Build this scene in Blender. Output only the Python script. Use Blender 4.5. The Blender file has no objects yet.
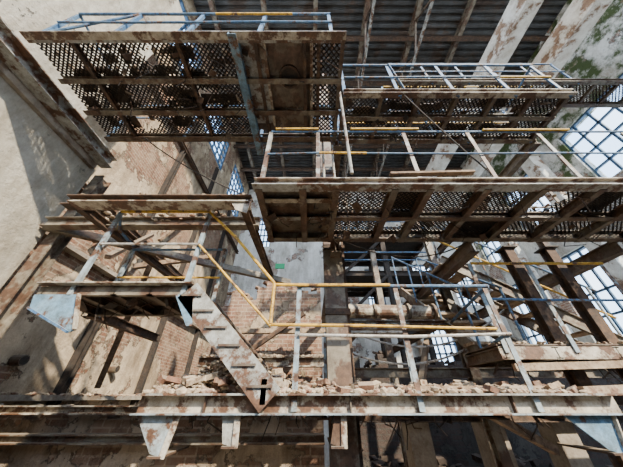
import bpy, bmesh, math, random
from mathutils import Vector, Matrix, noise
R = random.Random(7)

# ------------------------------------------------------------------ materials
def nt(name):
    m = bpy.data.materials.new(name); m.use_nodes = True
    t = m.node_tree; t.nodes.clear()
    o = t.nodes.new('ShaderNodeOutputMaterial'); b = t.nodes.new('ShaderNodeBsdfPrincipled')
    t.links.new(b.outputs[0], o.inputs[0])
    return m, t, b
def N(t, typ, **k):
    n = t.nodes.new(typ)
    for a, v in k.items(): setattr(n, a, v)
    return n
def noise_n(t, vec, scale, detail=6, rough=.6, stretch=None):
    n = N(t, 'ShaderNodeTexNoise'); n.inputs['Scale'].default_value = scale
    n.inputs['Detail'].default_value = detail; n.inputs['Roughness'].default_value = rough
    if stretch:
        mp = N(t, 'ShaderNodeMapping'); mp.inputs['Scale'].default_value = stretch
        t.links.new(vec, mp.inputs[0]); vec = mp.outputs[0]
    t.links.new(vec, n.inputs['Vector'])
    return n.outputs[0]
def ramp(t, fac, a, b):
    r = N(t, 'ShaderNodeMapRange'); r.inputs[1].default_value = a; r.inputs[2].default_value = b
    t.links.new(fac, r.inputs[0]); return r.outputs[0]
def mix(t, fac, a, b, mode='MIX'):
    m = N(t, 'ShaderNodeMix', data_type='RGBA', blend_type=mode)
    if isinstance(fac, (int, float)): m.inputs[0].default_value = fac
    else: t.links.new(fac, m.inputs[0])
    for s, v in ((6, a), (7, b)):
        if isinstance(v, tuple): m.inputs[s].default_value = (*v, 1)
        else: t.links.new(v, m.inputs[s])
    return m.outputs[2]
def bump(t, bsdf, h, strength=.5, dist=.02):
    b = N(t, 'ShaderNodeBump'); b.inputs['Strength'].default_value = strength; b.inputs['Distance'].default_value = dist
    t.links.new(h, b.inputs['Height']); t.links.new(b.outputs[0], bsdf.inputs['Normal'])

def paint(name, col, col2, rust=(.075, .036, .018), amt=.5, scale=5, rough=.6, metal=0.0, dirt=(.30, .23, .17), soft=.03, gain=.86, dust=(.34, .28, .21)):
    m, t, b = nt(name)
    col = tuple(x*gain for x in col); col2 = tuple(x*gain for x in col2)
    c = N(t, 'ShaderNodeTexCoord').outputs['Object']
    base = mix(t, ramp(t, noise_n(t, c, scale * .5), .35, .65), col, col2)
    n = noise_n(t, c, scale, 10, .68)
    r2 = mix(t, ramp(t, noise_n(t, c, scale * 6, 4), .3, .7), rust, tuple(min(1, x * 2.0 + .01) for x in rust))
    msk = ramp(t, n, 1 - amt - soft, 1 - amt + soft)
    out = mix(t, msk, base, r2)
    d = ramp(t, noise_n(t, c, scale * 1.7, 10, .78), .38, .68)
    out = mix(t, d, out, mix(t, 1.0, out, dirt, 'MULTIPLY'))
    ge = N(t, 'ShaderNodeNewGeometry'); sp = N(t, 'ShaderNodeSeparateXYZ'); t.links.new(ge.outputs['Normal'], sp.inputs[0])
    out = mix(t, ramp(t, sp.outputs[2], .4, 1.3), out, dust)
    t.links.new(out, b.inputs['Base Color']); b.inputs['Roughness'].default_value = rough
    b.inputs['Metallic'].default_value = metal
    bump(t, b, n, .7, .014)
    return m

def wallmat(name, axis, plaster, plaster2, brick, brick2, mortar, cover=.5, scale=.45, grime=(.30, .24, .18), moss=0, pick=.60):
    m, t, b = nt(name)
    c = N(t, 'ShaderNodeTexCoord').outputs['Object']
    sp = N(t, 'ShaderNodeSeparateXYZ'); t.links.new(c, sp.inputs[0])
    cb = N(t, 'ShaderNodeCombineXYZ'); t.links.new(sp.outputs[axis], cb.inputs[0]); t.links.new(sp.outputs[2], cb.inputs[1])
    br = N(t, 'ShaderNodeTexBrick'); t.links.new(cb.outputs[0], br.inputs['Vector'])
    br.inputs['Scale'].default_value = 1; br.inputs['Brick Width'].default_value = .30; br.inputs['Row Height'].default_value = .115
    br.inputs['Mortar Size'].default_value = .014; br.inputs['Color1'].default_value = (*brick, 1)
    br.inputs['Color2'].default_value = (*brick2, 1); br.inputs['Mortar'].default_value = (*mortar, 1)
    n = noise_n(t, c, scale, 14, .68)
    msk = ramp(t, n, cover - .006, cover + .006)
    pl = mix(t, ramp(t, noise_n(t, c, 1.1, 10, .75), .38, .62), plaster, plaster2)
    st = ramp(t, noise_n(t, c, 1.3, 9, .75, (1, 1, .3)), .42, .68)
    pl = mix(t, st, pl, mix(t, 1.0, pl, grime, 'MULTIPLY'))
    pk = ramp(t, noise_n(t, c, 5, 12, .82), pick, pick + .06)
    pl = mix(t, pk, pl, tuple(x*.36 for x in plaster2))
    bk = mix(t, ramp(t, noise_n(t, c, 2.3, 10, .75), .42, .62), br.outputs[0], mix(t, .55, br.outputs[0], plaster2))
    bk = mix(t, ramp(t, noise_n(t, c, 3.1, 8, .75), .5, .66), bk, tuple(x*.4 for x in brick))
    out = mix(t, msk, pl, bk)
    edge = N(t, 'ShaderNodeMath', operation='COMPARE'); edge.inputs[1].default_value = cover; edge.inputs[2].default_value = .006
    t.links.new(n, edge.inputs[0])
    out = mix(t, edge.outputs[0], out, tuple(x*.5 for x in plaster2))
    if moss:
        mm = N(t, 'ShaderNodeMath', operation='MULTIPLY')
        t.links.new(ramp(t, noise_n(t, c, .8, 10, .7), .46, .56), mm.inputs[0])
        t.links.new(ramp(t, sp.outputs[2], moss, moss + 1.5), mm.inputs[1])
        out = mix(t, mm.outputs[0], out, (.045, .065, .015))
    t.links.new(out, b.inputs['Base Color']); b.inputs['Roughness'].default_value = .9
    h = N(t, 'ShaderNodeMath', operation='SUBTRACT'); t.links.new(noise_n(t, c, 7, 10, .75), h.inputs[0]); t.links.new(msk, h.inputs[1])
    bump(t, b, h.outputs[0], .9, .06)
    return m

M = {}
M['grey'] = paint('peeling_grey_paint', (.42, .44, .42), (.29, .30, .29), amt=.48)
M['greyblue'] = paint('faded_blue_grey_paint', (.26, .36, .44), (.38, .44, .46), amt=.46)
M['lightblue'] = paint('light_blue_paint', (.13, .27, .42), (.22, .35, .46), amt=.43)
M['cream'] = paint('flaking_cream_paint', (.58, .54, .45), (.42, .38, .31), amt=.49, scale=4)
M['tan'] = paint('tan_sheet_metal', (.25, .22, .17), (.18, .16, .125), rust=(.065, .035, .02), amt=.49, scale=3)
M['rust'] = paint('rusty_steel', (.10, .055, .033), (.15, .09, .055), rust=(.035, .022, .015), amt=.5, rough=.85)
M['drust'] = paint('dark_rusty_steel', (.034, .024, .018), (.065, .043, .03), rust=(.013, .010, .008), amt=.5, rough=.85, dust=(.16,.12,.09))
M['brownplate'] = paint('brown_steel_plate', (.15, .12, .09), (.21, .175, .13), rust=(.06, .032, .019), amt=.50, scale=3)
M['yellow'] = paint('chipped_yellow_paint', (.85, .50, .04), (.68, .42, .06), amt=.42, scale=9, dust=(.7,.42,.06))
M['blue'] = paint('chipped_blue_paint', (.05, .15, .33), (.13, .25, .40), amt=.43, scale=9, dust=(.2,.28,.36))
M['steel'] = paint('galvanised_pipe', (.56, .56, .54), (.40, .40, .38), amt=.42, scale=8, rough=.45, metal=.1)
M['white'] = paint('white_limewash', (.84, .82, .76), (.68, .65, .58), rust=(.16, .10, .065), amt=.44, scale=1.3, rough=.9, dirt=(.55,.48,.4))
M['wood'] = paint('weathered_timber', (.20, .13, .08), (.32, .23, .15), rust=(.07, .042, .026), amt=.45, scale=6, rough=.9)
M['plank'] = paint('pale_timber_plank', (.48, .38, .27), (.35, .26, .17), rust=(.14, .085, .055), amt=.44, scale=6, rough=.9)
M['debris'] = paint('plaster_debris', (.54, .45, .33), (.38, .29, .20), rust=(.14, .085, .05), amt=.43, scale=7, rough=.95, dust=(.44,.36,.27))
M['brickbit'] = paint('brick_debris', (.22, .11, .07), (.26, .17, .12), rust=(.24, .18, .13), amt=.45, scale=6, rough=.95)
M['shadebit'] = paint('shade_dark_rubble', (.07, .045, .035), (.05, .04, .032), rust=(.09, .06, .045), amt=.40, scale=6, rough=.95, dust=(.09,.065,.05))  # rubble colour darkened to carry the shade of the dark interior
M['roof'] = paint('corrugated_roof_sheet', (.065, .07, .075), (.11, .11, .11), rust=(.045, .03, .022), amt=.45, scale=.7, rough=.7)
M['frame'] = paint('blue_window_frame', (.04, .10, .20), (.06, .14, .25), amt=.33, scale=3)
M['concrete'] = paint('rough_concrete', (.42, .38, .32), (.29, .26, .22), rust=(.12, .09, .065), amt=.44, scale=1.2, rough=.95)
M['wl'] = wallmat('left_wall_plaster_brick', 1, (.56, .46, .33), (.33, .26, .18), (.21, .095, .055), (.14, .07, .045), (.28, .22, .16), .505, .45, (.32,.25,.18), pick=.57)
M['wn'] = wallmat('near_wall_plaster', 1, (.50, .47, .40), (.35, .33, .28), (.22, .12, .08), (.15, .085, .06), (.32, .27, .21), .60, .55, (.42, .37, .31), pick=.59)
M['wr'] = wallmat('right_wall_limewash', 1, (.78, .77, .73), (.56, .54, .49), (.28, .13, .08), (.20, .095, .06), (.4, .35, .3), .55, .5, (.45, .40, .33), moss=1.0, pick=.58)
M['wb'] = wallmat('back_wall_limewash', 0, (.78, .79, .78), (.60, .60, .57), (.28, .14, .095), (.20, .11, .075), (.4, .35, .3), .57, .4, (.5, .47, .42))
M['cb'] = wallmat('cross_wall_brick', 0, (.48, .39, .28), (.32, .25, .17), (.22, .105, .065), (.15, .075, .05), (.30, .23, .17), .47, .7, pick=.57)
M['cp'] = wallmat('cross_wall_plaster', 0, (.40, .33, .25), (.24, .19, .14), (.17, .09, .055), (.12, .065, .045), (.26, .2, .15), .50, .6)
M['cd'] = wallmat('shade_dark_brick', 0, (.07, .06, .05), (.045, .038, .032), (.055, .03, .022), (.035, .022, .018), (.04, .035, .03), .46, .6)  # near-black colours paint the shade of the opening at lower right
m, t, b = nt('window_glass'); t.nodes.remove(b)
tr = N(t, 'ShaderNodeBsdfTransparent'); tr.inputs[0].default_value = (.80, .91, 1, 1)
gl = N(t, 'ShaderNodeBsdfGlossy'); gl.inputs['Roughness'].default_value = .1
mx = N(t, 'ShaderNodeMixShader'); mx.inputs[0].default_value = .05
t.links.new(tr.outputs[0], mx.inputs[1]); t.links.new(gl.outputs[0], mx.inputs[2])
t.links.new(mx.outputs[0], [n for n in t.nodes if n.type == 'OUTPUT_MATERIAL'][0].inputs[0]); M['glass'] = m
m, t, b = nt('green_sign_enamel'); b.inputs['Base Color'].default_value = (.02, .40, .17, 1); M['green'] = m

# ------------------------------------------------------------------ mesh builder
def I(w, h, k=.012):
    return [(-w/2,-h/2),(w/2,-h/2),(w/2,-h/2+k),(k/2,-h/2+k),(k/2,h/2-k),(w/2,h/2-k),(w/2,h/2),(-w/2,h/2),(-w/2,h/2-k),(-k/2,h/2-k),(-k/2,-h/2+k),(-w/2,-h/2+k)]
def C(w, h, k=.012):
    return [(0,-h/2),(w,-h/2),(w,-h/2+k),(k,-h/2+k),(k,h/2-k),(w,h/2-k),(w,h/2),(0,h/2)]
def L(w, h, k=.01):
    return [(0,0),(w,0),(w,k),(k,k),(k,h),(0,h)]
def Q(w, h): return [(-w/2,-h/2),(w/2,-h/2),(w/2,h/2),(-w/2,h/2)]
def O(r, n=8): return [(r*math.cos(2*math.pi*i/n), r*math.sin(2*math.pi*i/n)) for i in range(n)]

class Bd:
    def __init__(s, name): s.name = name; s.bm = bmesh.new(); s.mats = []
    def mi(s, k):
        if k not in s.mats: s.mats.append(k)
        return s.mats.index(k)
    def ext(s, p0, p1, prof, mat, up=(0,0,1), roll=0):
        p0, p1 = Vector(p0), Vector(p1); d = (p1-p0).normalized(); u = Vector(up)
        if abs(d.dot(u)) > .97: u = Vector((0,1,0))
        side = d.cross(u).normalized(); u = side.cross(d)
        if roll:
            q = Matrix.Rotation(roll, 3, d); side = q @ side; u = q @ u
        a = [s.bm.verts.new(p0 + side*x + u*y) for x, y in prof]; b = [s.bm.verts.new(p1 + side*x + u*y) for x, y in prof]
        i = s.mi(mat); n = len(prof)
        fs = [s.bm.faces.new(a), s.bm.faces.new(b[::-1])]
        for j in range(n): fs.append(s.bm.faces.new((a[j], b[j], b[(j+1)%n], a[(j+1)%n])))
        for f in fs: f.material_index = i
    def box(s, lo, hi, mat):
        (x0,y0,z0),(x1,y1,z1) = lo, hi
        s.ext((x0,(y0+y1)/2,(z0+z1)/2),(x1,(y0+y1)/2,(z0+z1)/2), Q(abs(y1-y0),abs(z1-z0)), mat)
    def pipe(s, pts, r, mat, n=8):
        for a, b in zip(pts, pts[1:]): s.ext(a, b, O(r, n), mat)
    def plate(s, pts, th, mat):
        P = [Vector(p) for p in pts]; nrm = (P[1]-P[0]).cross(P[2]-P[0]).normalized()*th
        a = [s.bm.verts.new(p) for p in P]; b = [s.bm.verts.new(p+nrm) for p in P]
        i = s.mi(mat); n = len(P); fs = [s.bm.faces.new(a), s.bm.faces.new(b[::-1])]
        for j in range(n): fs.append(s.bm.faces.new((a[j], b[j], b[(j+1)%n], a[(j+1)%n])))
        for f in fs: f.material_index = i
    def chunk(s, c, r, mat, flat=.6):
        geo = bmesh.ops.create_icosphere(s.bm, subdivisions=1, radius=1)
        q = Matrix.Rotation(R.uniform(0,6.28),3,'Z') @ Matrix.Rotation(R.uniform(-.5,.5),3,'X')
        sc = Vector((r*R.uniform(.7,1.4), r*R.uniform(.6,1.1), r*flat*R.uniform(.6,1.2))); i = s.mi(mat)
        for v in geo['verts']:
            w = v.co * R.uniform(.75,1.15); v.co = q @ Vector((w.x*sc.x,w.y*sc.y,w.z*sc.z)) + Vector(c)
        for f in {f for v in geo['verts'] for f in v.link_faces}: f.material_index = i
    def brick(s, c, mat, k=1):
        a = R.uniform(0,6.28); d = Vector((math.cos(a),math.sin(a),R.uniform(-.3,.3)))*.1*k
        s.ext(Vector(c)-d, Vector(c)+d, Q(.1*k,.065*k), mat, roll=R.uniform(-.6,.6))
    def scrap(s, x0, x1, y0, y1, z, n):
        for _ in range(n):
            p = Vector((R.uniform(x0,x1),R.uniform(y0,y1),z)); k=R.random()
            if k<.5: s.pipe([p, p+Vector((R.uniform(-.08,.08),R.uniform(-.08,.08),-R.uniform(.05,.16))), p+Vector((R.uniform(-.16,.16),R.uniform(-.1,.1),-R.uniform(.12,.3)))], .006, R.choice(('rust','drust')), 4)
            else:
                a = R.uniform(0,6.28); d=Vector((math.cos(a),math.sin(a),0))*R.uniform(.04,.12); e=Vector((-d.y,d.x,-R.uniform(.02,.12)))
                s.plate([p,p+d,p+d+e*.8,p+e], .005, R.choice(('rust','brownplate','drust')))
    def grate(s, x0, x1, y0, y1, z, mat, sp=.07, w=.02, holes=()):
        for sg in (1,-1):
            k = (y0 - sg*x1) if sg==1 else (y0 + x0)
            end = (y1 - sg*x0) if sg==1 else (y1 + x1)
            while k < end:
                pts = []
                for x in (x0,x1):
                    y = sg*x+k
                    if y0 <= y <= y1: pts.append((x,y))
                for y in (y0,y1):
                    x = (y-k)/sg
                    if x0 < x < x1: pts.append((x,y))
                if len(pts) >= 2:
                    a, b = Vector((*pts[0], z)), Vector((*pts[1], z))
                    Ln = (b-a).length; n = max(1,int(Ln/.09)); last=None
                    for q in range(n):
                        u, v = a.lerp(b,q/n), a.lerp(b,(q+1)/n); mid=(u+v)/2
                        wob = noise.noise(Vector((mid.x*6,mid.y*6,z)))*.12
                        if any(math.hypot(mid.x-h[0],(mid.y-h[1])*1.3) < h[2]+wob for h in holes):
                            if last is not None: s.ext(last, u, Q(w,.008), mat); last=None
                        elif last is None: last = u
                    if last is not None and (b-last).length>.01: s.ext(last, b, Q(w,.008), mat)
                k += sp*1.414
    def done(s):
        me = bpy.data.meshes.new(s.name); bmesh.ops.recalc_face_normals(s.bm, faces=s.bm.faces)
        xs = [v.co for v in s.bm.verts]
        c = Vector([(min(p[i] for p in xs)+max(p[i] for p in xs))/2 for i in range(3)])
        bmesh.ops.translate(s.bm, verts=s.bm.verts, vec=-c)
        s.bm.to_mesh(me); s.bm.free()
        for k in s.mats: me.materials.append(M[k])
        o = bpy.data.objects.new(s.name, me); o.location = c; bpy.context.collection.objects.link(o); return o

def railing(b, base, h, top='blue', mid='blue', post='greyblue', r=.02, mids=(.5,)):
    for p in base:
        j = R.uniform(-.02,.02); b.ext((p[0],p[1],p[2]-.08),(p[0]+j,p[1],p[2]+h), L(.05,.04,.012), post)
    b.pipe([(p[0],p[1],p[2]+h) for p in base], r, top)
    for m_ in mids: b.pipe([(p[0],p[1]-.02,p[2]+h*m_+R.uniform(-.02,.02)) for p in base], r*.8, mid)

FL = -3.5; RZ = 16.5
# ------------------------------------------------------------------ shell
def wall(name, mat, fixed, axis, th, u0, u1, z0, z1, holes):
    b = Bd(name)
    us = sorted({u0,u1,*[h[0] for h in holes],*[h[1] for h in holes]}); zs = sorted({z0,z1,*[h[2] for h in holes],*[h[3] for h in holes]})
    for i in range(len(us)-1):
        for j in range(len(zs)-1):
            cu, cz = (us[i]+us[i+1])/2, (zs[j]+zs[j+1])/2
            if any(h[0]<cu<h[1] and h[2]<cz<h[3] for h in holes): continue
            if axis=='Y': b.box((fixed,us[i],zs[j]),(fixed+th,us[i+1],zs[j+1]),mat)
            else: b.box((us[i],fixed,zs[j]),(us[i+1],fixed+th,zs[j+1]),mat)
    bmesh.ops.remove_doubles(b.bm, verts=b.bm.verts, dist=.0005)
    return b.done()
wn = [0]
def window(fixed, axis, u0, u1, z0, z1, nu, nz, broken=.15):
    wn[0]+=1; b = Bd('window_%d'%wn[0])
    def P(u,z): return (fixed,u,z) if axis=='Y' else (u,fixed,z)
    for i in range(nu+1):
        u = u0+(u1-u0)*i/nu; k = .16 if i in (0,nu) else .09
        b.ext(P(u,z0),P(u,z1),Q(k,k),'frame')
    for j in range(nz+1):
        z = z0+(z1-z0)*j/nz; k = .16 if j in (0,nz) else .09
        b.ext(P(u0,z),P(u1,z),Q(k,k),'frame')
    for i in range(nu):
        for j in range(nz):
            if R.random()<broken: continue
            a = (u0+(u1-u0)*(i)/nu, z0+(z1-z0)*j/nz); c = (u0+(u1-u0)*(i+1)/nu, z0+(z1-z0)*(j+1)/nz)
            vs = [b.bm.verts.new(P(*p)) for p in ((a[0],a[1]),(c[0],a[1]),(c[0],c[1]),(a[0],c[1]))]
            b.bm.faces.new(vs).material_index = b.mi('glass')
    b.done()
LW = [(2.6,5.2,12.2,15.4),(7.2,10.4,12.2,15.4),(11.8,15,11.5,15.4)]
wall('wall_left','wl',-6.0,'Y',-.5,3.0,16.5,FL,RZ,LW)
RW = [(3.7,7.2,7.8,11.2),(8.8,11.6,7.8,11.2),(12.6,15.3,7.8,11.2),(8.8,11.6,2,6),(12.6,15.3,2,6),(3.7,7.2,1.5,6)]
wall('wall_right','wr',13.0,'Y',.5,-6.0,16.5,FL,RZ,RW)
for h in RW: window(13.2,'Y',*h,5,4)
BW = [(7.6,9.2,5.2,8.4),(10.2,12.0,5.2,8.4),(4.0,5.2,5.2,8.0),(7.6,9.2,1.2,3.8),(-4.6,-3.4,10,13)]
wall('wall_back','wb',16.0,'X',.5,-6,13,FL,RZ,BW)
for h in BW: window(16.2,'X',*h,4,5)
for h in LW: window(-6.2,'Y',*h,6,6)
wall('unseen_shade_wall','cp',-6.0,'X',-.4,-6.5,13.5,FL,3.2,[])  # unseen low wall behind the camera, added to cut sky light from behind
b = Bd('wall_left_near')
b.box((-4.2,-6,FL),(-6.5,3.0,3.62),'wn'); b.box((-4.75,-6,3.62),(-6.5,2.6,11.6),'wn')
b.box((-4.12,-6,3.55),(-4.8,2.9,3.75),'concrete'); b.done()
b = Bd('floor'); b.box((-6.5,-6,FL-.3),(13.5,16.5,FL),'concrete'); b.done()
b = Bd('ceiling'); p=.30; y=-1.0; bm=b.bm; i=b.mi('roof'); prev=None
while y < 16.6:
    for dy, dz in ((0,0),(.11,0),(.15,.12),(.26,.12)):
        va, vb = bm.verts.new((-6.5,y+dy,RZ+dz)), bm.verts.new((13.5,y+dy,RZ+dz))
        if prev: bm.faces.new((prev[0],prev[1],vb,va)).material_index=i
        prev=(va,vb)
    y += p
b.done()
b = Bd('roof_frame')
for x in (-5,-2.4,.2,2.8,5.4,8.0,10.6): b.ext((x,-1,RZ-.35),(x,16,RZ-.35),I(.22,.4,.03),'tan')
for y in (2,4.2,6.4,8.6,10.8,13): b.ext((-6,y,RZ-.68),(13,y,RZ-.68),I(.18,.24,.02),'rust')
for x in (2.8,5.4):
    b.ext((x,-1,RZ-2.0),(x,16,RZ-2.0),Q(.12,.12),'grey')
    y=-.9; f=0
    while y<15.0:
        b.ext((x,y,RZ-2.0 if f else RZ-.5),(x,y+1.1,RZ-.5 if f else RZ-2.0),Q(.08,.08),'brownplate'); y+=1.1; f^=1
b.done()
b = Bd('white_roof_girder'); b.box((7.7,.6,11.6),(8.3,16,12.6),'white'); b.done()
b = Bd('white_roof_girder'); b.box((9.9,.6,11.3),(10.5,16,12.3),'white'); b.done()
for x,y in ((6.6,15.2),(12.0,11.9),(12.0,8.1),(9.2,15.2)):
    b = Bd('white_pillar'); b.box((x,y,FL),(x+.6,y+.6,11.3),'white'); b.box((x-.15,y-.15,11.0),(x+.75,y+.75,11.3),'white'); b.done()

b = Bd('left_wall_steel_frame')
for y in (6.6,9.6,12.8): b.ext((-5.9,y,FL),(-5.9,y,11.8),I(.18,.16,.025),'drust')
for z in (-.35,4.4,9.4): b.ext((-5.86,3.0,z),(-5.86,16,z),I(.18,.2,.025),'rust')
for y,z,dy,dz in ((5.2,3.4,1.0,2.2),(7.4,4.9,1.4,2.5)): b.ext((-5.8,y,z),(-5.8,y+dy,z+dz),Q(.1,.1),'wood')
b.done()
b = Bd('pipe_stubs')
for y,z in ((5.3,.62),(4.5,.1),(8.0,.7),(6.1,2.2)):
    b.ext((-5.99,y,z),(-5.78,y,z),O(.10,14),'brownplate'); b.ext((-5.79,y,z),(-5.775,y,z),O(.08,14),'drust')  # dark end disc paints the shaded bore of each solid stub
b.done()
b = Bd('plaster_ledge')
for z,m_ in ((2.9,'concrete'),(-.05,'concrete')):
    b.box((-5.98,3.1,z),(-5.75,15.9,z+.10),m_)
    for k in range(200): b.chunk((-5.86+R.uniform(-.1,.1),R.uniform(3.2,15.8),z+.11),R.uniform(.03,.09),R.choice(('debris','debris','brickbit')))
b.done()
def ragged(name,mat,x0,x1,y,th,z0,top,amp,bit):
    b = Bd(name); x=x0
    while x<x1:
        w=min(.28,x1-x); h=top(x)+amp*noise.noise(Vector((x*1.7,y,3)))+R.uniform(-.05,.05); h=round(h/.1)*.1
        b.box((x,y,z0),(x+w,y+th,h),mat); x+=w
    bmesh.ops.remove_doubles(b.bm, verts=b.bm.verts, dist=.0005)
    for k in range(int((x1-x0)*9)):
        xx=R.uniform(x0,x1); b.brick((xx,y+R.uniform(0,th),top(xx)+amp*noise.noise(Vector((xx*1.7,y,3)))+.05),bit)
    return b.done()
ragged('brick_cross_wall','cb',-2.9,.3,7.4,.4,FL,lambda x:3.1-.18*(x+1.3)**2,.9,'brickbit')
ragged('shade_cross_wall','cd',.6,12.9,7.9,.4,FL,lambda x:.9,.5,'shadebit')  # dark wall stands in for a shaded opening, shade put into its colour
ragged('plaster_cross_wall','cp',-5.7,.2,5.0,.35,FL,lambda x:-.22,.12,'debris')
b = Bd('lintel_beams')
for z in (-.16,-.52): b.ext((-5.6,4.8,z),(.2,4.8,z),I(.2,.12,.02),'cream' if z>-.3 else 'tan')
b.ext((-2.9,6.8,.75),(.4,6.8,.75),I(.25,.22,.02),'cream'); b.ext((-2.9,6.8,1.5),(.4,6.8,1.5),Q(.15,.12),'plank')
for k in range(160): b.chunk((R.uniform(-2.8,.3),6.8+R.uniform(-.1,.1),.88),R.uniform(.03,.1),'debris')
b.done()

# ------------------------------------------------------------------ eye-level walkway
b = Bd('steel_walkway')
b.ext((-1.55,2.6,-.05),(2.75,2.6,-.05),C(.06,.13,.012),'cream',roll=math.pi)
b.ext((-1.55,2.56,.025),(2.75,2.56,.025),Q(.12,.015),'grey'); b.ext((-1.55,2.56,-.115),(2.75,2.56,-.115),Q(.10,.012),'greyblue')
b.ext((-1.55,3.45,-.05),(2.75,3.45,-.05),C(.06,.13),'brownplate')
b.box((-1.55,2.62,.02),(2.7,3.45,.035),'brownplate')
for x in (-1.5,-.7,.1,.9,1.7,2.5): b.ext((x,2.62,-.1),(x,4.8,-.1),I(.1,.12),'rust')
for x0,x1,xt,zt,m_ in ((-1.53,-1.16,-1.26,-.40,'greyblue'),(-.78,-.64,-.68,-.34,'grey'),(.20,.28,.22,-.34,'rust'),(2.20,2.62,2.50,-.38,'lightblue')):
    b.plate([(x0,2.58,-.12),(x1,2.58,-.12),(xt+.05,2.58,zt),(xt-.06,2.58,zt+.03)],.012,m_)
    b.ext((x1,2.57,-.12),(xt+.05,2.57,zt),Q(.05,.012),'cream')
    b.box((xt-.06,2.56,zt),(xt+.05,3.1,zt+.015),'rust')
for x in (-.95,.35,1.8): b.ext((x,2.585,-.11),(x,2.585,.02),Q(.012,.05),'brownplate')
railing(b,[(-.13,2.56,-.02),(1.0,2.56,-.02),(2.04,2.56,-.02)],1.08,'blue','steel','greyblue')
b.pipe([(-.42,2.52,1.06),(-.13,2.53,1.06),(.9,2.53,1.06)],.019,'yellow'); b.pipe([(-.42,2.52,.62),(.55,2.52,.61)],.016,'yellow'); b.pipe([(.55,2.52,.61),(1.9,2.52,.58)],.014,'yellow')
b.pipe([(2.04,2.56,1.06),(2.2,3.4,1.05),(2.5,4.6,1.05)],.02,'blue'); b.pipe([(2.04,2.56,.55),(2.4,3.6,.55)],.018,'blue')
railing(b,[(.2,3.45,0),(1.3,3.45,0)],.75,'steel','steel',mids=())
b.box((-.62,2.66,.03),(-.28,3.2,.16),'concrete'); b.box((.5,2.8,.03),(2.5,3.0,.10),'plank')
b.scrap(-1.4,2.6,2.65,3.4,-.1,50)
b.done()
b = Bd('rubble_on_walkway')
def heapz(x): return .08+.32*math.exp(-((x+.85)/.45)**2)+.05*abs(noise.noise(Vector((x*3,0,0))))
for k in range(1900):
    x=R.uniform(-1.5,2.6) if R.random()<.55 else R.gauss(-.8,.35); x=max(-1.5,min(2.6,x))
    y=R.uniform(2.64,3.4); z=.035+R.random()*heapz(x)*math.exp(-((y-3.1)/.45)**2)
    if R.random()<.05: b.brick((x,y,z+.02),R.choice(('brickbit','debris')),.7)
    else: b.chunk((x,y,z),R.uniform(.01,.045),R.choice(('debris','debris','debris','brickbit')))
# crusted concrete lip along the front edge
x=-1.5
while x<2.65:
    if noise.noise(Vector((x*2.2,5,1)))>-.12: b.chunk((x,2.56+R.uniform(-.02,.03),.045),R.uniform(.025,.055),R.choice(('debris','brickbit','debris')),.7)
    x+=.028
b.done()

# ------------------------------------------------------------------ left landing and stair
b = Bd('steel_landing')
b.ext((-3.05,2.5,.98),(-1.33,2.5,.98),C(.06,.10),'tan',roll=math.pi); b.ext((-3.05,2.46,1.045),(-1.33,2.46,1.045),Q(.1,.012),'cream')
b.ext((-3.05,3.3,.98),(-1.33,3.3,.98),C(.06,.12),'tan'); b.box((-3.0,2.5,1.04),(-1.35,3.3,1.055),'brownplate')
for x in (-3.0,-2.6,-2.2,-1.8,-1.38): b.ext((x,2.5,.98),(x,3.3,.98),I(.07,.1),'brownplate')
for x in (-3.02,-1.45): b.ext((x,3.2,.95),(x,4.9,.95),I(.1,.12),'rust')
b.plate([(-3.05,2.48,.93),(-2.55,2.48,.93),(-2.38,2.48,.56),(-2.46,2.48,.53),(-3.0,2.48,.78)],.012,'lightblue')
b.ext((-2.55,2.47,.93),(-2.38,2.47,.56),Q(.04,.02),'cream'); b.ext((-3.0,2.47,.78),(-2.44,2.47,.54),Q(.03,.02),'blue')
b.plate([(-1.5,2.48,.93),(-1.3,2.48,.93),(-1.22,2.48,.6),(-1.28,2.48,.6)],.012,'lightblue')
railing(b,[(-2.65,2.48,1.0),(-1.4,2.48,1.0)],1.12,'yellow','steel','greyblue')
b.pipe([(-2.65,2.48,2.1),(-2.95,2.9,2.1),(-2.98,3.3,2.08)],.02,'blue'); railing(b,[(-2.95,3.3,1.0),(-1.4,3.3,1.0)],1.0,'blue','yellow')
for k in range(340): b.chunk((R.uniform(-3,-1.4),R.uniform(2.46,3.25),1.07),R.uniform(.015,.05),R.choice(('debris','debris','brickbit')))
b.scrap(-2.9,-1.5,2.6,3.2,.95,16)
b.done()
b = Bd('steel_stair')
for y in (2.48,3.2): b.ext((-1.38,y,.98),(-.36,y,-.02),C(.05,.24),'grey' if y<3 else 'brownplate',roll=math.pi if y<3 else 0)
for k in range(6):
    f=(k+.5)/6; x=-1.38+1.02*f; z=1.02-1.0*f; b.box((x-.12,2.5,z),(x+.1,3.2,z+.02),'brownplate'); b.ext((x-.12,2.46,z-.02),(x+.1,2.46,z-.02),Q(.008,.02),'brownplate')
b.pipe([(-1.4,2.48,2.1),(-.95,2.46,1.66),(-.42,2.48,1.06),(-.42,2.48,.62)],.018,'yellow'); b.pipe([(-1.4,2.46,1.56),(-.42,2.48,.6)],.013,'yellow')
b.ext((-.40,2.48,-.05),(-.40,2.48,.14),L(.05,.05),'greyblue')
b.done()

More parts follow.
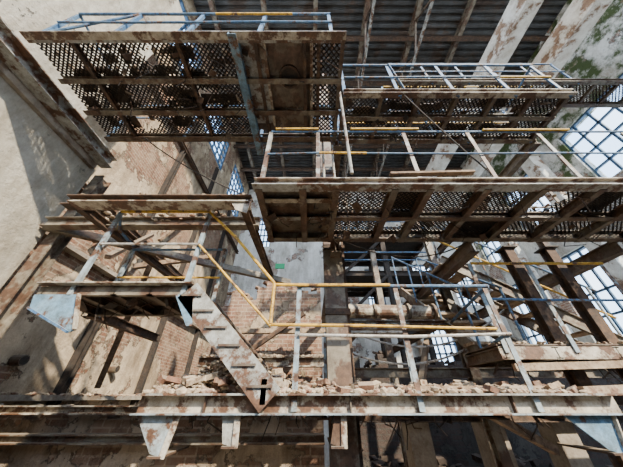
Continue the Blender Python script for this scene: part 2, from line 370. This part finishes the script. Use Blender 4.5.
# ------------------------------------------------------------------ left mid-level beams
b = Bd('rusty_i_beam')
b.ext((-3.25,2.3,2.13),(-.80,2.3,2.13),I(.14,.16,.014),'rust'); b.ext((-3.1,2.26,2.045),(-.80,2.26,2.045),Q(.18,.018),'cream')
b.ext((-4.1,2.85,2.2),(-.80,2.85,2.2),I(.14,.16),'tan')
for x in (-3.1,-.9): b.ext((x,2.3,2.1),(x,4.9,2.2),I(.1,.12),'rust')
b.plate([(-1.05,2.20,2.08),(-.78,2.20,2.05),(-.8,2.20,1.86),(-.95,2.20,1.92)],.014,'cream')
b.ext((-4.2,2.9,2.2),(-.5,5.1,2.2),Q(.1,.12),'tan')
for k in range(120): b.chunk((R.uniform(-3.2,-.9),R.uniform(2.25,2.9),2.25),R.uniform(.02,.05),R.choice(('debris','debris','brickbit')))
b.done()
b = Bd('corner_stanchion'); b.ext((-4.08,3.12,FL),(-4.08,3.12,3.5),I(.18,.2,.02),'tan'); b.done()

# ------------------------------------------------------------------ mid walkway (right)
b = Bd('mid_level_walkway')
b.ext((-.66,1.86,2.0),(5.0,1.86,2.0),I(.10,.13,.014),'cream'); b.ext((-.66,1.84,1.93),(5,1.84,1.93),Q(.12,.012),'grey')
b.ext((-.66,2.9,2.0),(5.0,2.9,2.0),I(.10,.15,.014),'tan'); b.ext((.2,2.4,1.97),(5.0,2.4,1.97),I(.08,.1,.012),'brownplate')
for x in (-.6,-.1,.28,.95,1.35,2.0,2.65,3.3,4.0,4.7): b.ext((x,1.86,1.97),(x,2.95,1.97),I(.08,.11,.012),R.choice(('tan','brownplate','rust')))
b.box((-.62,1.9,2.05),(.26,2.88,2.065),'brownplate')
b.ext((-.6,2.15,1.98),(.26,2.15,1.98),L(.07,.07),'cream'); b.ext((-.6,2.5,1.98),(.26,2.5,1.98),L(.07,.07),'grey')
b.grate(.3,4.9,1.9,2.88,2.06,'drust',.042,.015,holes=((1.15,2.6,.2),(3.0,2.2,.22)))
b.box((1.0,1.92,2.07),(1.4,2.35,2.08),'wood'); b.box((2.1,2.4,2.07),(2.9,2.85,2.08),'rust'); b.box((3.4,1.95,2.07),(3.9,2.4,2.08),'brownplate')
railing(b,[(-.56,1.86,2.02),(.1,1.86,2.02),(1.3,1.86,2.02),(2.2,1.86,2.02),(3.2,1.86,2.02),(4.4,1.86,2.02)],1.05,'blue','blue','grey',r=.015)
b.pipe([(-.5,1.83,3.09),(.1,1.83,3.09)],.018,'yellow'); b.pipe([(.55,1.83,3.09),(1.5,1.83,3.09)],.018,'yellow'); b.pipe([(.1,1.83,2.55),(.7,1.83,2.54)],.015,'yellow'); b.pipe([(2.4,1.83,3.07),(3.6,1.83,3.07)],.017,'yellow')
railing(b,[(-.56,2.9,2.02),(.6,2.9,2.02),(1.7,2.9,2.02),(2.9,2.9,2.02),(4.2,2.9,2.02)],1.05,'blue','steel','brownplate')
b.ext((1.0,2.0,2.1),(1.8,2.8,2.12),Q(.1,.05),'wood'); b.ext((2.0,1.95,2.12),(2.6,2.7,2.3),Q(.12,.03),'cream')
b.ext((.9,1.8,2.1),(1.9,1.82,2.16),Q(.06,.03),'wood'); b.ext((1.5,1.85,2.12),(1.9,2.2,2.6),Q(.09,.03),'wood')
for x in (.36,2.4,4.6): b.ext((x,2.95,1.85),(x,7.3,1.85),I(.14,.2,.015),'brownplate')
for k in range(420): b.chunk((R.uniform(-.5,4.8),R.uniform(1.84,2.8),2.08),R.uniform(.01,.035),R.choice(('debris','debris','brickbit')))
b.scrap(-.5,4.8,1.95,2.85,1.95,60)
b.done()

# ------------------------------------------------------------------ upper grating platform (left)
b = Bd('upper_grating_platform')
z=3.9
for y,m_,w in ((1.02,'grey',.1),(1.53,'tan',.07),(2.0,'tan',.08),(2.48,'brownplate',.1)): b.ext((-3.75,y,z),(.45,y,z),I(w,.11,.012),m_)
b.ext((-3.75,.99,z-.06),(.45,.99,z-.06),Q(.09,.01),'cream')
for x in (-3.2,-1.8,-.75,-.1,.1,.42): b.ext((x,1.02,z),(x,2.5,z),I(.05,.08,.01),R.choice(('brownplate','rust')))
b.ext((-1.07,.95,z-.09),(-1.02,2.75,z-.09),C(.11,.11),'lightblue')
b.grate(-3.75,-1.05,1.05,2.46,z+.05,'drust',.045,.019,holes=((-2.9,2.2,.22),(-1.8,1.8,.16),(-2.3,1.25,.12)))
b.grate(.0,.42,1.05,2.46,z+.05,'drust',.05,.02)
b.box((-1.03,1.05,z+.05),(.0,2.35,z+.065),'brownplate'); b.box((-1.0,1.08,z-.005),(-.66,2.2,z+.005),'grey')
for x in (-1.0,-.64,.0): b.box((x-.02,1.05,z-.02),(x+.02,2.3,z+.05),'cream')
for k in range(14):
    a0=2*math.pi*k/14; a1=2*math.pi*(k+1)/14; c=(-.33,1.5)
    b.ext((c[0]+.14*math.cos(a0),c[1]+.14*math.sin(a0),z+.03),(c[0]+.14*math.cos(a1),c[1]+.14*math.sin(a1),z+.03),Q(.03,.05),'rust')
b.ext((-.33,1.5,z+.02),(-.33,1.5,z+.048),O(.13,16),'drust')  # dark disc paints the shade inside the plate's hole
for _ in range(60):
    x,y=R.uniform(-3.7,-1.4),R.uniform(1.1,2.2); b.box((x,y,z+.06),(x+R.uniform(.05,.35),y+R.uniform(.05,.22),z+.07),R.choice(('rust','brownplate','drust')))
for _ in range(400): b.chunk((R.uniform(-3.7,.3),R.uniform(1.1,2.4),z+.075),R.uniform(.012,.045),R.choice(('debris','brickbit')))
railing(b,[(-3.7,1.02,z+.05),(-2.7,1.02,z+.05),(-1.7,1.02,z+.05),(-.7,1.02,z+.05),(.3,1.02,z+.05)],1.05,'blue','blue','blue')
b.pipe([(-1.5,1.0,z+1.02),(-.3,1.0,z+1.02)],.018,'yellow')
b.pipe([(-3.7,1.02,z+1.1),(-3.75,2.45,z+1.05)],.02,'blue'); b.pipe([(-3.7,1.02,z+.1),(-2.7,1.02,z+1.1)],.018,'blue')
railing(b,[(-3.7,2.45,z+.05),(-2.3,2.45,z+.05),(-.9,2.45,z+.05),(.4,2.45,z+.05)],1.05,'blue','blue','blue')
b.scrap(-3.6,.3,1.1,2.4,z-.02,50)
b.done()
b = Bd('side_girder'); b.ext((-4.0,.7,3.78),(-4.0,2.98,3.78),I(.22,.24,.02),'grey'); b.done()

b = Bd('upper_right_platform')
b.ext((.5,1.72,z),(4.1,1.72,z),I(.09,.12,.012),'cream'); b.ext((.5,2.52,z),(4.1,2.52,z),I(.09,.12),'tan'); b.ext((.5,2.1,z),(4.1,2.1,z),I(.07,.1),'tan')
for x in (.52,1.1,1.7,2.3,2.9,3.5,4.05): b.ext((x,1.72,z),(x,2.52,z),I(.06,.09,.01),'brownplate')
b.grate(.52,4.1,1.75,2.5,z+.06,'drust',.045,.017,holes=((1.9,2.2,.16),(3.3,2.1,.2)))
railing(b,[(.55,1.72,z),(1.4,1.72,z),(2.3,1.72,z),(3.2,1.72,z),(4.05,1.72,z)],1.1,'blue','blue','blue')
railing(b,[(.55,2.52,z),(1.7,2.52,z),(2.9,2.52,z),(4.05,2.52,z)],1.05,'blue','yellow','blue')
b.pipe([(1.4,1.7,z+1.1),(2.3,2.5,z+.1)],.02,'blue'); b.pipe([(4.05,1.72,z+1.1),(4.1,2.52,z+1.05)],.02,'blue'); b.pipe([(3.2,1.7,z+.55),(4.05,1.7,z+.55)],.018,'yellow')
for _ in range(26):
    x,y=R.uniform(.6,3.7),R.uniform(1.8,2.3); b.box((x,y,z+.07),(x+R.uniform(.1,.4),y+R.uniform(.05,.15),z+.08),R.choice(('rust','brownplate','wood')))
b.ext((.5,2.55,z-.05),(.5,7.5,z-.05),I(.12,.18),'brownplate'); b.ext((4.1,2.5,z-.05),(4.1,7.6,z-.05),I(.12,.18),'tan')
b.scrap(.6,4,1.8,2.45,z-.03,40)
b.done()
# higher catwalk beyond, carried on cross girders into the right wall
b = Bd('high_catwalk')
zz=6.4
b.ext((2.0,2.55,zz),(13,2.55,zz),I(.09,.14),'tan'); b.ext((2.0,3.1,zz),(13,3.1,zz),I(.09,.14),'brownplate')
for k in range(19): b.ext((2.05+.56*k,2.55,zz),(2.05+.56*k,3.1,zz),I(.06,.08),'brownplate')
b.grate(2.0,12.5,2.6,3.06,zz+.07,'rust',.06,.02,holes=((4,2.8,.2),))
railing(b,[(2.1+.9*k,2.55,zz) for k in range(6)],1.1,'blue','blue','blue',r=.02)
railing(b,[(2.1+1.1*k,3.1,zz) for k in range(5)],1.05,'yellow','blue','blue',r=.02)
b.done()

# ------------------------------------------------------------------ columns
b = Bd('centre_stanchion'); b.ext((.33,3.25,FL),(.33,3.25,8.5),I(.28,.22,.02),'tan'); b.ext((.47,3.3,FL),(.47,3.3,3.8),I(.1,.12),'rust')
for zz in (.9,1.9,2.9,3.7): b.box((.18,3.12,zz),(.52,3.2,zz+.08),'rust')
b.done()
b = Bd('hanger_rods')
for x,y in ((.2,2.5),(.36,2.48),(.44,1.7)): b.pipe([(x,y,2.0),(x,y,3.9)],.02,'grey')
b.done()
for x,y,zt in ((3.35,3.45,2.1),(4.05,3.45,2.1),(2.75,4.6,2.1),(3.3,5.6,3.8),(1.9,6.3,3.8),(5.2,4.4,3.8)):
    b = Bd('rusty_stanchion'); b.ext((x,y,FL),(x,y,zt),I(.15,.14,.018),'rust' if y<4 else 'tan'); b.box((x-.12,y-.12,zt-.02),(x+.12,y+.12,zt),'drust'); b.done()
for x,y in ((1.6,5.0),(4.0,5.0),(2.9,5.1)):
    b = Bd('concrete_pier'); b.box((x,y,FL),(x+.35,y+.35,-.1),'concrete'); b.box((x-.06,y-.06,-.28),(x+.41,y+.41,-.1),'concrete'); b.done()

# ------------------------------------------------------------------ right landing with stair
b = Bd('right_landing')
b.ext((2.15,2.95,.42),(5,2.95,.42),C(.06,.13),'cream',roll=math.pi); b.ext((2.15,3.7,.42),(5,3.7,.42),C(.06,.16),'tan'); b.box((2.15,2.97,.5),(5,3.7,.515),'brownplate')
for x in (2.2,2.8,3.5,4.2,4.9): b.ext((x,2.95,.42),(x,3.7,.42),I(.08,.12),'brownplate')
railing(b,[(2.25,2.93,.5),(3.05,2.93,.5),(4.1,2.93,.5)],1.05,'yellow','blue','greyblue')
b.ext((2.2,2.9,.27),(5,2.9,.34),Q(.05,.07),'plank'); b.ext((2.6,2.7,.05),(4.6,2.85,.12),Q(.06,.08),'plank')
for x in (2.3,2.95):
    b.ext((x,3.5,.45),(x-.1,5.6,2.2),C(.05,.18),'tan')
    b.pipe([(x,3.45,1.4),(x-.1,5.6,3.15)],.02,'blue')
    for f in (0,.33,.66,1): b.pipe([(x-.1*f,3.48+2.12*f,.5+1.75*f),(x-.1*f,3.48+2.12*f,1.42+1.75*f)],.018,'blue')
for k in range(8):
    f=(k+.5)/8; b.box((2.25,3.4+2.1*f,.5+1.7*f),(2.9,3.65+2.1*f,.54+1.7*f),'plank')
for y in (3.85,4.45): b.ext((2.4,y,2.1),(4.9,y,.55),C(.05,.2),'tan' if y<4 else 'brownplate')
for k in range(9):
    f=(k+.5)/9; b.box((2.3+2.5*f,3.88,2.15-1.55*f),(2.55+2.5*f,4.42,2.18-1.55*f),'plank')
b.pipe([(2.4,3.85,3.0),(4.9,3.85,1.5)],.02,'blue'); b.pipe([(2.4,3.85,2.6),(4.9,3.85,1.05)],.018,'yellow')
for f in (0,.3,.6,.95): b.pipe([(2.4+2.5*f,3.85,2.1-1.55*f),(2.4+2.5*f,3.85,3.0-1.5*f)],.018,'greyblue')
for k in range(220): b.chunk((R.uniform(2.2,4.8),R.uniform(2.96,3.6),.53),R.uniform(.015,.05),R.choice(('debris','debris','brickbit')))
b.scrap(2.3,4.8,3,3.6,.35,24)
b.done()
b = Bd('lower_right_beams')
for y,zz,m_ in ((3.9,-.02,'cream'),(4.6,.35,'tan'),(4.8,-.25,'rust')): b.ext((.5,y,zz),(6,y+.1,zz),I(.12,.14),m_)
b.ext((1.4,3.8,-.1),(2.2,4.8,.9),Q(.08,.08),'wood'); b.ext((2.1,4,.0),(3.4,4.4,-.6),Q(.1,.1),'wood')
b.done()
b = Bd('ventilation_duct')
b.ext((.55,4.2,1.27),(2.2,4.25,1.25),O(.12,16),'cream'); b.ext((.5,4.1,1.0),(2.3,4.1,1.0),I(.16,.14,.015),'grey')
for x in (.56,1.1,1.7,2.15): b.ext((x,4.2,1.26),(x+.04,4.2,1.26),O(.135,16),'tan')
for x in (.8,2.1): b.ext((x,4.1,1.0),(x,7.6,1.0),I(.1,.12),'rust')
b.done()
b = Bd('far_steel_frame')
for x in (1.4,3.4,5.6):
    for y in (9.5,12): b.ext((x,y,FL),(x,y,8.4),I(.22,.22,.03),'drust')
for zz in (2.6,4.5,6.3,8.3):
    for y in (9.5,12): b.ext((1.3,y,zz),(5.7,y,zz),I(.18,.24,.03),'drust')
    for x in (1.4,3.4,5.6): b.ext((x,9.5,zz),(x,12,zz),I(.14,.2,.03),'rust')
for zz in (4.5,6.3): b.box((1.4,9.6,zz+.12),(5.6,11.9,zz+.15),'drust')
for k in range(3): b.ext((1.4,9.4,2.6+1.85*k),(3.4,9.4,4.45+1.85*k),Q(.12,.12),'drust')
for zz in (4.5,6.3): b.pipe([(1.4,9.3,zz+1),(5.6,9.3,zz+1)],.035,'blue'); b.pipe([(1.4,9.3,zz+.6),(5.6,9.3,zz+.6)],.03,'blue')
b.done()
b = Bd('fallen_timbers')
for p,q in (((-4.6,4.6,2.6),(-5.5,6.6,4.6)),((-3.4,4.4,2.3),(-4.6,6.0,.2)),((-1.2,4.9,-.05),(-2.0,6.5,1.5)),((-4.0,4.7,2.4),(-2.6,5.3,3.0)),((-1.7,6.6,.9),(-.2,6.5,1.9))):
    b.ext(p,q,Q(.11,.1),R.choice(('wood','rust')))
b.done()
b = Bd('hanging_cables')
def cat(a,c,s,r=.010,m_='drust'):
    a,c=Vector(a),Vector(c); b.pipe([a.lerp(c,t/14)-Vector((0,0,s*4*(t/14)*(1-t/14))) for t in range(15)],r,m_,5)
cat((.4,4.0,1.0),(3.2,3.9,1.2),.45,.015,'steel'); cat((.4,2.9,1.95),(2.4,2.95,1.95),.3); cat((-3,2.4,3.8),(-.8,2.3,2.2),.1); cat((1.4,1.7,3.9),(2.4,2.0,2.1),.1); cat((.45,3.9,.6),(2.3,3.8,.6),.2,.015,'steel')
b.done()
b = Bd('exit_sign'); b.box((-2.75,15.9,8.0),(-2.05,15.98,8.4),'green'); b.done()
b = Bd('brick_rubble_heap')
for k in range(420):
    x=R.uniform(.7,9); y=R.uniform(5.8,7.6); zt=-1.9+.7*(y-5.8)/1.8+.3*noise.noise(Vector((x,y,0)))
    (b.brick((x,y,zt+R.uniform(-.1,.1)),'shadebit',1.5) if R.random()<.5 else b.chunk((x,y,zt),R.uniform(.08,.2),'shadebit'))
b.plate([(.6,5.8,FL),(9.2,5.8,FL),(9.2,5.8,-1.9),(.6,5.8,-1.9)],-1.8,'shadebit')
b.done()

# ------------------------------------------------------------------ light
w = bpy.data.worlds.new('sky'); bpy.context.scene.world = w; w.use_nodes = True; t = w.node_tree
bg = t.nodes['Background']; g = N(t,'ShaderNodeTexCoord'); sp = N(t,'ShaderNodeSeparateXYZ'); t.links.new(g.outputs['Generated'],sp.inputs[0])
c = mix(t, ramp(t, sp.outputs[2], -.1, .9), (.82,.91,1.0), (.45,.66,1.0)); t.links.new(c,bg.inputs[0]); bg.inputs[1].default_value = 5.6
s = bpy.data.lights.new('sun','SUN'); s.energy = 16.0; s.angle = math.radians(1.0); s.color=(1,.88,.68)
o = bpy.data.objects.new('sun', s); o.rotation_euler = Vector((-.50,.66,-.56)).to_track_quat('-Z','Y').to_euler(); bpy.context.collection.objects.link(o)

cam = bpy.data.cameras.new('camera'); cam.sensor_width = 36; cam.lens = 233/623*36; cam.clip_start=.05
o = bpy.data.objects.new('camera', cam); o.rotation_euler = (math.radians(90+35.2),0,0); bpy.context.collection.objects.link(o)
bpy.context.scene.camera = o
